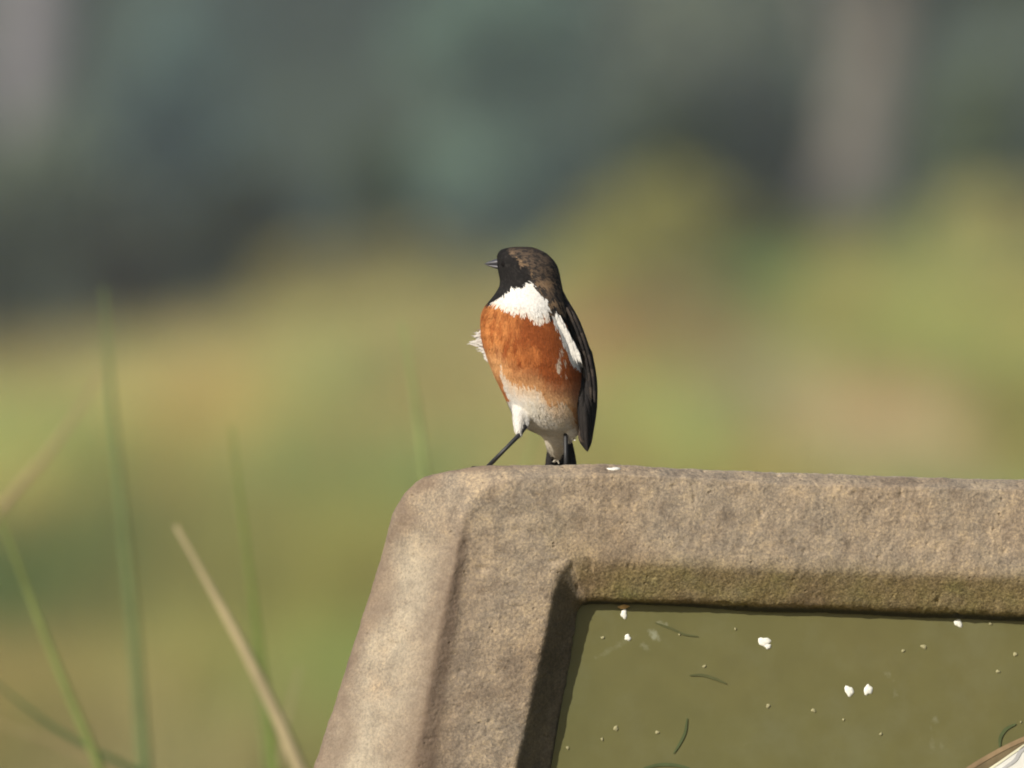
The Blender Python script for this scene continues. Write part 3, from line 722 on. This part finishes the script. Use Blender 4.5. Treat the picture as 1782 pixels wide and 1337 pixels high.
def plumage_color(p, nrm, jit=None):
    px = (p[:, 0]) / (S8 * p[:, 1] / 8) + 891; py = 668.5 - (p[:, 2] - CAM_Z + DROP * p[:, 1]) / (S8 * p[:, 1] / 8)
    n1 = vnoise(p, 330); n2 = vnoise(p, 330, 31.0); n3 = vnoise(p, 900, 7.); n4 = vnoise(p * np.array([1, 1, .35]), 420, 3.)
    n5 = vnoise(p, 90, 5.)
    qx = px + n1 * 3.5 + n3 * 2; qy = py + n2 * 4 + n4 * 4
    back = p[:, 1] > BY + 0.0105 + n1 * .001
    n = len(px); c = np.zeros((n, 3))
    orange = OR1[None] * (1 + .25 * n4[:, None])
    t = sstep(-.25, .40, n5 + .35 * n4 + .25 * sstep(925, 850, px) - .18 * sstep(870, 940, px))[:, None]; orange = orange * t + OR2 * (1 - t) * 1.05
    t2 = (sstep(60, 0, np.abs(qx - 862)) * sstep(.0, .5, n4 + .35))[:, None] * .55; orange = orange * (1 - t2) + OR3 * t2
    c[:] = orange
    fl = inpoly(qx, qy, flank); t = np.clip(sstep(640, 735, qy), 0, 1)[:, None] * .8
    c[fl] = (c * (1 - t) + np.array([.40, .27, .165]) * t)[fl]
    wl = inpoly(qx, qy, white_low)
    mid_ = (sstep(900, 935, qx) * .10)[:, None]; sh = np.clip(.5 + .7 * n4, 0, 1)[:, None]; lowc = CREAM * (1 - sh) + WH * sh * .9
    left = sstep(925, 890, qx)[:, None]; lowc = (lowc * (1 - left) + WH * .80 * left) * (1 - mid_)
    c[wl] = lowc[wl]
    # soft orange fringe along the white belly
    fr_ = sstep(48, 0, np.abs(qy - np.interp(qx, [868, 886, 900, 918, 935, 948, 962, 990, 1010], [632, 658, 668, 668, 673, 690, 704, 708, 740])))
    mix_ = (np.where(wl, fr_ ** 2 * .55, fr_ * .55))[:, None]; c = c * (1 - mix_) + np.array([.60, .36, .17]) * mix_
    head = inpoly(qx * .5 + px * .5, qy * .5 + py * .5, [(820, 400), (1000, 400), (1010, 545), (985, 560), (950, 548), (940, 525), (925, 505), (893, 513), (876, 520), (853, 527), (838, 530), (820, 500)])
    c[head] = (BLACK + np.clip(n3[:, None], 0, 1) * BLACK2 * .8)[head]
    cr = inpoly(px + n1 * 7, py + n2 * 7, crown)
    mt = (sstep(-.28, .24, n3 * .8 + n4 * .5))[:, None]
    brow = sstep(16, 0, np.abs(py - np.interp(px, [880, 898, 911, 923, 930], [441, 452, 464, 478, 495])) )[:, None] * .8
    cc = (BLACK2 * .9) * (1 - mt) + (BROWN1 * (1 - brow * mt) + BUFF * brow * mt) * mt
    rear = sstep(962, 976, px - (py - 470) * .12 * (py > 470))[:, None] * .75; cc = cc * (1 - rear) + BLACK2 * .7 * rear
    c[cr] = cc[cr]
    mn = inpoly(qx, qy, mantle); st = sstep(-.1, .3, vnoise(p * np.array([1, 1, .6]), 500, 9.))[:, None]; c[mn] = (BLACK2 * (1 - st) + BUFF * 1.05 * st)[mn]
    wn = inpoly(px + n1 * 4 + n3 * 2, py + n2 * 4 + n3 * 2, white_neck); low_ = sstep(18, 0, np.interp(px, [862, 870, 885, 905, 916, 924, 934, 944, 953], [527, 530, 537, 541, 546, 553, 556, 553, 545]) - py + 4 * n3)[:, None] * .45; c[wn] = (WH * (1 - low_) + np.array([.66, .50, .36]) * low_)[wn]
    wp = inpoly(px + n1 * 3, py + n2 * 3, wpatch); c[wp] = WH * .93
    dkw = inpoly(px + n1 * 2, py + n2 * 2, [(974, 545), (1030, 530), (1035, 660), (1014, 640), (1004, 612), (992, 588), (983, 563)]) & ~wp; c[dkw] = BLACK * 1.2
    ws = inpoly(px + n1 * 4, py + n2 * 5, wstreak); k = sstep(-.1, .3, n4)[:, None] * .75; c[ws] = (c * (1 - k) + CREAM * k)[ws]
    bk = back & (py > 520) & (py < 735)
    mt2 = sstep(-.1, .4, n3)[:, None]; c[bk] = (BLACK2 * (1 - mt2) + BROWN1 * mt2)[bk]
    hb = back & (py <= 520); c[hb] = (BLACK2 * .8 * (1 - mt) + BROWN1 * mt)[hb]
    rump = back & (py >= 735); c[rump] = (CREAM * .9)[None].repeat(rump.sum(), 0)
    return np.clip(c, .006, .86), px, py

bc, bpx, bpy_ = plumage_color(bco, bno)
a = me2.color_attributes.new('Col', 'FLOAT_COLOR', 'POINT'); c4 = np.ones((nvb, 4), np.float32); c4[:, :3] = bc; a.data.foreach_set('color', c4.ravel())
M_feather = col_mat('feathers', .85, 0, .12, 0)
me2.materials.clear(); me2.materials.append(M_feather)
me2.polygons.foreach_set('use_smooth', np.ones(len(me2.polygons), bool))
bird = empty('stonechat', tuple(Bp(930, 842, 0))); tag(bird, 'small bird with black head, white neck and rusty orange breast standing on the stone frame', 'bird')
tmp.name = 'body'
adopt(tmp, bird)

# fine contour feathers laid over the body
tri = []
for p_ in me2.polygons:
    v_ = p_.vertices; tri.append((v_[0], v_[1], v_[2]))
    if len(v_) == 4: tri.append((v_[0], v_[2], v_[3]))
tri = np.array(tri)
e1 = bco[tri[:, 1]] - bco[tri[:, 0]]; e2 = bco[tri[:, 2]] - bco[tri[:, 0]]; ar = np.linalg.norm(np.cross(e1, e2), axis=1); 
def contour(n, lmin, lmax, wmin, wmax, lift, name):
    k = RNG.choice(len(tri), n, p=ar / ar.sum()); r1 = RNG.uniform(0, 1, (n, 1)); r2 = RNG.uniform(0, 1, (n, 1)); f = r1 + r2 > 1; r1 = np.where(f, 1 - r1, r1); r2 = np.where(f, 1 - r2, r2)
    p = bco[tri[k, 0]] + e1[k] * r1 + e2[k] * r2
    nr = bno[tri[k, 0]] * (1 - r1 - r2) + bno[tri[k, 1]] * r1 + bno[tri[k, 2]] * r2; nr /= np.linalg.norm(nr, axis=1)[:, None]
    col, px, py = plumage_color(p, nr)
    flow = np.tile(np.array([0.12, 0.25, -1.0]), (n, 1))
    hd = (sstep(520, 470, py))[:, None]
    flow = flow * (1 - hd) + hd * np.array([1.0, .1, -.35]); ch = (hd[:, 0] > 0) & (px < 905) & (py > 462); flow[ch] = flow[ch] * .35 + np.array([.35, 0, -1]) * .65
    low = sstep(640, 700, py)[:, None]; flow = flow + low * np.array([.30, .2, 0])
    lth = (px < 925) & (py > 690); flow[lth] = np.array([.05, -.25, -1.0])
    flow += RNG.normal(0, .16, (n, 3)); flow -= nr * (flow * nr).sum(1)[:, None]; flow /= np.linalg.norm(flow, axis=1)[:, None]
    side = np.cross(nr, flow)
    L = RNG.uniform(lmin, lmax, n); hs = sstep(540, 480, py); L = L * (1 - .5 * hs)
    L = L * (1 - .35 * lth)
    W = RNG.uniform(wmin, wmax, n); lf = lift * RNG.uniform(.3, 1.3, n)
    V_ = np.zeros((n, 7, 3)); 
    for i_, (s, ww, zz) in enumerate(((0, .5, .15), (.5, 1, .8), (.85, .6, 1.15))):
        c_ = p + flow * (L * s)[:, None] + nr * (lf * zz)[:, None]
        V_[:, 2 * i_] = c_ - side * (W * ww / 2)[:, None]; V_[:, 2 * i_ + 1] = c_ + side * (W * ww / 2)[:, None]
    V_[:, 6] = p + flow * L[:, None] + nr * (lf * 1.2)[:, None]
    lum = (col.mean(1) > .4)[:, None]; jt = RNG.uniform(-1, 1, (n, 1)); col = np.clip(col * (1 + jt * np.where(lum, .05, .13)), .004, .88)
    base = (np.arange(n) * 7)[:, None, None]
    T = np.array([[0, 1, 3], [0, 3, 2], [2, 3, 5], [2, 5, 4], [4, 5, 6]])[None]
    o = make_mesh(name, V_.reshape(-1, 3), (base + T).reshape(-1, 3), M_feather, cols=np.repeat(col, 7, 0)); 
    o['kind'] = 'stuff'; return adopt(o, bird)
contour(36000, .0022, .0048, .00030, .0008, .00008, 'contour_feathers')

# ruffled white feathers on the bird's far shoulder
def feather(pts, wd_, col, name, parent, n=12, mat=None, cam_side=None, thick=.00025, tipf=1.0):
    pts = np.array(pts); t = np.concatenate([[0], np.cumsum(np.linalg.norm(np.diff(pts, axis=0), axis=1))]); tq = np.linspace(0, t[-1], n)
    c = hermite(pts, t, tq); tg = np.gradient(c, axis=0); tg /= np.linalg.norm(tg, axis=1)[:, None]
    nv_ = np.array(cam_side if cam_side is not None else (0, -1, 0.)); sd = np.cross(tg, nv_); sd /= np.linalg.norm(sd, axis=1)[:, None]
    s = np.linspace(0, 1, n); prof = np.clip(np.minimum(1, s * 5 + .35) * np.clip((1 - s ** (5 * tipf)), 0.02, 1) ** .6, .03, 1); ww = wd_ / 2 * prof
    up_ = np.cross(sd, tg); up_ *= np.sign((up_ * nv_).sum(1))[:, None]
    Vv = np.concatenate([c - sd * ww[:, None], c + up_ * thick * 2, c + sd * ww[:, None], c - up_ * thick])
    Ff = []
    for k in range(n - 1):
        for a_, b_ in ((0, 1), (1, 2), (2, 3), (3, 0)): Ff.append((a_ * n + k, b_ * n + k, b_ * n + k + 1, a_ * n + k + 1))
    cl = np.array(col); cols = np.tile(cl, (len(Vv), 1)) * RNG.uniform(.85, 1.15, (len(Vv), 1))
    o = make_mesh(name, Vv, Ff, mat or M_feather, cols=np.clip(cols, .004, .86))
    return o
tuft = []
def tuft_mesh():
    parts = []
    for i_ in range(60):
        s = i_ / 59; y0 = 574 + 54 * RNG.uniform(); r_ = RNG.uniform(.35, 1)
        reach = 15 + 26 * np.exp(-((y0 - 594) / 13) ** 2) * r_
        x0 = 849 + (y0 - 590) * .22; a0 = Bp(x0, y0 - 4, .004 + RNG.uniform(0, .004))
        a1 = Bp(x0 - reach * .55, y0 + 2 + RNG.uniform(-3, 3), .003 + RNG.uniform(0, .004)); a2 = Bp(x0 - reach, y0 + (597 - y0) * .15 + RNG.uniform(-6, 6), .004)
        parts.append((a0, a1, a2))
    V_ = []; F_ = []
    for (a0, a1, a2) in parts:
        sd = np.array([0, 0, .0009]); o_ = len(V_)
        V_ += [a0 - sd, a0 + sd, a1 - sd * .8, a1 + sd * .8, a2, a1 + np.array([0, -.0004, 0])]; F_ += [(o_, o_ + 1, o_ + 3, o_ + 5), (o_, o_ + 5, o_ + 2), (o_ + 2, o_ + 5, o_ + 4), (o_ + 5, o_ + 3, o_ + 4)]
    return V_, F_
V_, F_ = tuft_mesh()
o = make_mesh('ruffled_tuft', V_, F_, M_feather, cols=np.tile(WH * .9, (len(V_), 1))); o['label'] = 'white ruffled feathers sticking out on the left side'; adopt(o, bird)

# folded wing on the right: a covert shell and long flight feathers
def wing(side):
    if side > 0:   # outline pairs (outer, inner) by row
        O_ = [(500, 977, 969), (520, 987, 969), (540, 999.5, 971), (560, 1010, 980), (585, 1019.5, 988), (610, 1028, 997), (635, 1034, 1004), (660, 1038, 1009), (685, 1040, 1011), (710, 1039.5, 1012), (735, 1036, 1010), (752, 1033, 1006), (766, 1031, 1006), (777, 1028, 1013), (786, 1023, 1021)]
        f = lambda px, py, dy: Bp(px, py, dy)
    else:          # the other wing, folded flat against the far side of the back
        O_ = [(520, 866, 900), (560, 846, 890), (610, 850, 900), (660, 870, 918), (700, 895, 935), (730, 925, 950), (748, 945, 955)]
        f = lambda px, py, dy: Bp(px, py, dy + .010)
    O_ = np.array(O_, float); yy = np.linspace(O_[0, 0], O_[-1, 0], 60); ou = np.interp(yy, O_[:, 0], O_[:, 1]); inn = np.interp(yy, O_[:, 0], O_[:, 2])
    ou[1:-1] = (ou[:-2] + ou[1:-1] + ou[2:]) / 3; inn[1:-1] = (inn[:-2] + inn[1:-1] + inn[2:]) / 3
    V_ = []; F_ = []; m = 24
    for k in range(60):
        xc = (ou[k] + inn[k]) / 2; hw = abs(ou[k] - inn[k]) / 2; th = .0105 * math.sin(math.pi * min(1, max(.03, (k + 3) / 63))) ** .6 
        for j in range(m):
            a_ = 2 * math.pi * j / m; V_.append(f(xc + hw * math.cos(a_), yy[k], (-.0035 if side > 0 else .004) + th * (math.sin(a_) * .75 + .35)))
    for k in range(59):
        for j in range(m): F_.append((k * m + j, k * m + (j + 1) % m, (k + 1) * m + (j + 1) % m, (k + 1) * m + j))
    F_.append(tuple(range(m))[::-1]); F_.append(tuple(59 * m + j for j in range(m)))
    V_ = np.array(V_); nz = vnoise(V_ * np.array([1, 1, .3]), 700, 4.); n5 = vnoise(V_, 300, 8.)
    t = sstep(.0, .45, nz + .3 * n5)[:, None]; col = BLACK * 1.1 * (1 - t) + np.array([.085, .062, .046]) * t
    if side > 0:
        px = V_[:, 0] / (S8 * V_[:, 1] / 8) + 891; py = 668.5 - (V_[:, 2] - CAM_Z + DROP * V_[:, 1]) / (S8 * V_[:, 1] / 8)
        wp = inpoly(px + n5 * 2, py + n5 * 2, wpatch); col[wp] = WH * .95
    root = make_mesh('wing', V_, F_, M_feather, cols=col)
    adopt(root, bird)
    # feathers
    def sub(o): o.parent = root; o.location = -Vector(bird.location) - Vector(root.location)
    if side > 0:
        ends = [(1023, 786, 1014, 650), (1027, 775, 1018, 640), (1031, 760, 1021, 630), (1034, 742, 1023, 620), (1036.5, 722, 1023, 610), (1038, 700, 1022, 600), (1016, 768, 1011, 640), (1012, 752, 1007, 635), (1012, 730, 1006, 630)]
        for q_, (ex, ey, sx, sy) in enumerate(ends):
            d0 = -.0085 + .0006 * (q_ % 6); sub(feather([Bp(sx - 1, sy, d0 + .003), Bp((sx + ex) / 2 + 1, (sy + ey) / 2, d0 - .0008), Bp(ex - 1, ey - 1, d0 + .003)], .0042, (.018, .016, .016) if q_ % 2 else (.024, .021, .020), 'flight_feather', None, 16, cam_side=(.35, -1, 0)))
        for q_ in range(22):   # coverts with pale brown fringes
            sy = 535 + q_ * 6.3; xo = np.interp(sy, O_[:, 0], O_[:, 1]); xi = np.interp(sy, O_[:, 0], O_[:, 2]); fx = (.84 if q_ % 2 else .62); sx = xi + (xo - xi) * fx; y2 = sy + 34
            ex = np.interp(y2, O_[:, 0], O_[:, 2]) + (np.interp(y2, O_[:, 0], O_[:, 1]) - np.interp(y2, O_[:, 0], O_[:, 2])) * fx
            sub(feather([Bp(sx, sy, -.0085), Bp((sx + ex) / 2 + .6, sy + 17, -.0102), Bp(ex, y2, -.0095)], .0021, ((.048, .038, .031), (.026, .022, .021), (.020, .018, .017), (.034, .028, .025), (.022, .019, .018))[(q_ * 3) % 5], 'covert', None, 9, cam_side=(.35, -1, 0)))
wing(1); wing(-1)

# white shoulder plumes overlapping the wing edge
V_ = []; F_ = []
for i_ in range(120):
    s = RNG.uniform(); x0 = 964 + 34 * s + RNG.uniform(-9, 4); y0 = 542 + 62 * s + RNG.uniform(-5, 5)
    a0 = Bp(x0, y0, -.0150 + .003 * s); ln_ = RNG.uniform(14, 46); a2 = Bp(min(x0 + ln_ * RNG.uniform(.28, .46), 1013), min(y0 + ln_ * .9, 630 + RNG.uniform(0, 18)), -.0150 + .0030 * s); a1 = (a0 + a2) / 2 + np.array([0, -.0012, 0])
    sd = np.array([.0007, 0, .0003]); o_ = len(V_); V_ += [a0 - sd * .6, a0 + sd * .6, a1 - sd, a1 + sd, a2]; F_ += [(o_, o_ + 1, o_ + 3, o_ + 2), (o_ + 2, o_ + 3, o_ + 4)]
o = make_mesh('shoulder_plumes', V_, F_, M_feather, cols=np.tile(WH * .97, (len(V_), 1)) * RNG.uniform(.9, 1.04, (len(V_), 1))); o['label'] = 'white shoulder feathers over the edge of the wing'; adopt(o, bird)

# tail: blackish feathers held straight down behind the stone
tail = empty('tail', tuple(Bp(972, 775, .022))); adopt(tail, bird)
for k in range(9):
    fx = (k - 4) / 4
    o = feather([Bp(975 + fx * 8, 752, .022 + abs(fx) * .001), Bp(976 + fx * 18, 800, .030 + .0006 * k), Bp(977 + fx * 21, 905, .046 + .0006 * k)], .0050, (.020, .018, .018) if k % 2 else (.028, .025, .025), 'tail_feather', None, 14)
    o.parent = tail; o.location = -Vector(tail.location) - Vector(bird.location)

# bill, eyes
M_bill = plain('dark_bill', (.060, .060, .072), .38, .5, 500, .2)
M_eye = plain('dark_eye', (.006, .005, .005), .75, .1, 100, .1)
def mand(tip, bu, bl, hw, name):
    V_ = []; F_ = []; n = 12
    for s in np.linspace(0, 1, 9):
        cx = bu[0] + (tip[0] - bu[0]) * s; top = bu[1] + (tip[1] - bu[1]) * s ** 1.5; bot = bl[1] + (tip[1] - bl[1]) * s ** 1.35; k = (1 - s) ** .8 + .02
        for j in range(n):
            a_ = 2 * math.pi * j / n; V_.append(Bp(cx, (top + bot) / 2 - (bot - top) / 2 * math.sin(a_), hw * k * math.cos(a_) + tip[2] * s))
    for i_ in range(8):
        for j in range(n): F_.append((i_ * n + j, i_ * n + (j + 1) % n, (i_ + 1) * n + (j + 1) % n, (i_ + 1) * n + j))
    F_.append(tuple(range(n))[::-1]); F_.append(tuple(8 * n + j for j in range(n)))
    adopt(make_mesh(name, V_, F_, M_bill), bird)
mand((841.5, 459.8, .0012), (872, 449.5), (872, 462.5), .0034, 'upper_bill'); mand((843.5, 460.8, .0012), (872, 460.5), (872, 470), .0030, 'lower_bill')
for sgn in (-1, 1):
    c_ = Bp(878, 459.5, sgn * .0080); V_, F_ = ell(c_, (.0019, .0014, .0019)); adopt(make_mesh('eye', V_, F_, M_eye), bird)

# legs
M_leg = plain('black_leg', (.022, .022, .024), .5, .4, 900, .3)
def leg(pts, rad, foot, toes):
    root = make_mesh('leg', *tube(pts, rad, 10), M_leg); adopt(root, bird)
    for tp in toes:
        V_, F_ = tube(tp, np.array([.0009, .00095, .0008, .00065, .0002])[:len(tp)] if len(tp) == 5 else np.linspace(.0009, .0003, len(tp)), 8)
        o = make_mesh('toe', V_, F_, M_leg); o.parent = root; o.location = -Vector(bird.location) - Vector(root.location)
SLOPE = 0.0102 / .072  # fall of the top of the stone towards the back
def topz(px, dep):     # height of the stone's top at a depth behind the ridge
    ridge = P(px, float(np.interp(px, [722, 800, 985, 1400], [834, 814.5, 808.5, 824.5])), 8.013)[2]
    return ridge - (dep - .013) * 0.118
def T(px, dep, up=.0009): 
    p = P(px, 800, 8 + dep); p[2] = topz(px, dep) + up; return p
lf = T(846, .033, .0012)
leg([Bp(914, 742, -.013), Bp(903.5, 757, -.0165), Bp(880, 781, -.022), lf + np.array([.001, 0, .0012])], [.0014, .00115, .0010, .00115], lf,
    [[lf, T(838, .030, .0014), T(830, .027, .0013), T(822, .024, .0012), T(815, .021, .0001)], [lf, T(838, .033, .0012), T(828, .032, .0011), T(817, .031, .0010), T(808, .030, .0001)],
     [lf, T(840, .037, .001), T(832, .040, .001), T(825, .042, .0008), T(820, .043, 0)], [lf, T(854, .037, .001), T(862, .041, .001), T(868, .044, .0008), T(872, .046, 0)]])
rf = T(985, .047, .0012)
leg([Bp(990, 748, .004), Bp(984.5, 757, .002), Bp(984.8, 785, 0), rf + np.array([0, 0, .001])], [.0016, .0012, .00105, .0011], rf,
    [[rf, T(975, .043, .0012), T(966, .039, .0011), T(959, .036, .001), T(953, .034, 0)], [rf, T(983, .041, .0012), T(981, .035, .0011), T(980, .030, .001), T(979, .026, 0)],
     [rf, T(991, .042, .0012), T(998, .037, .0011), T(1003, .033, .001), T(1007, .030, 0)], [rf, T(987, .052, .0011), T(988, .058, .001), T(989, .062, .0008), T(990, .066, 0)]])
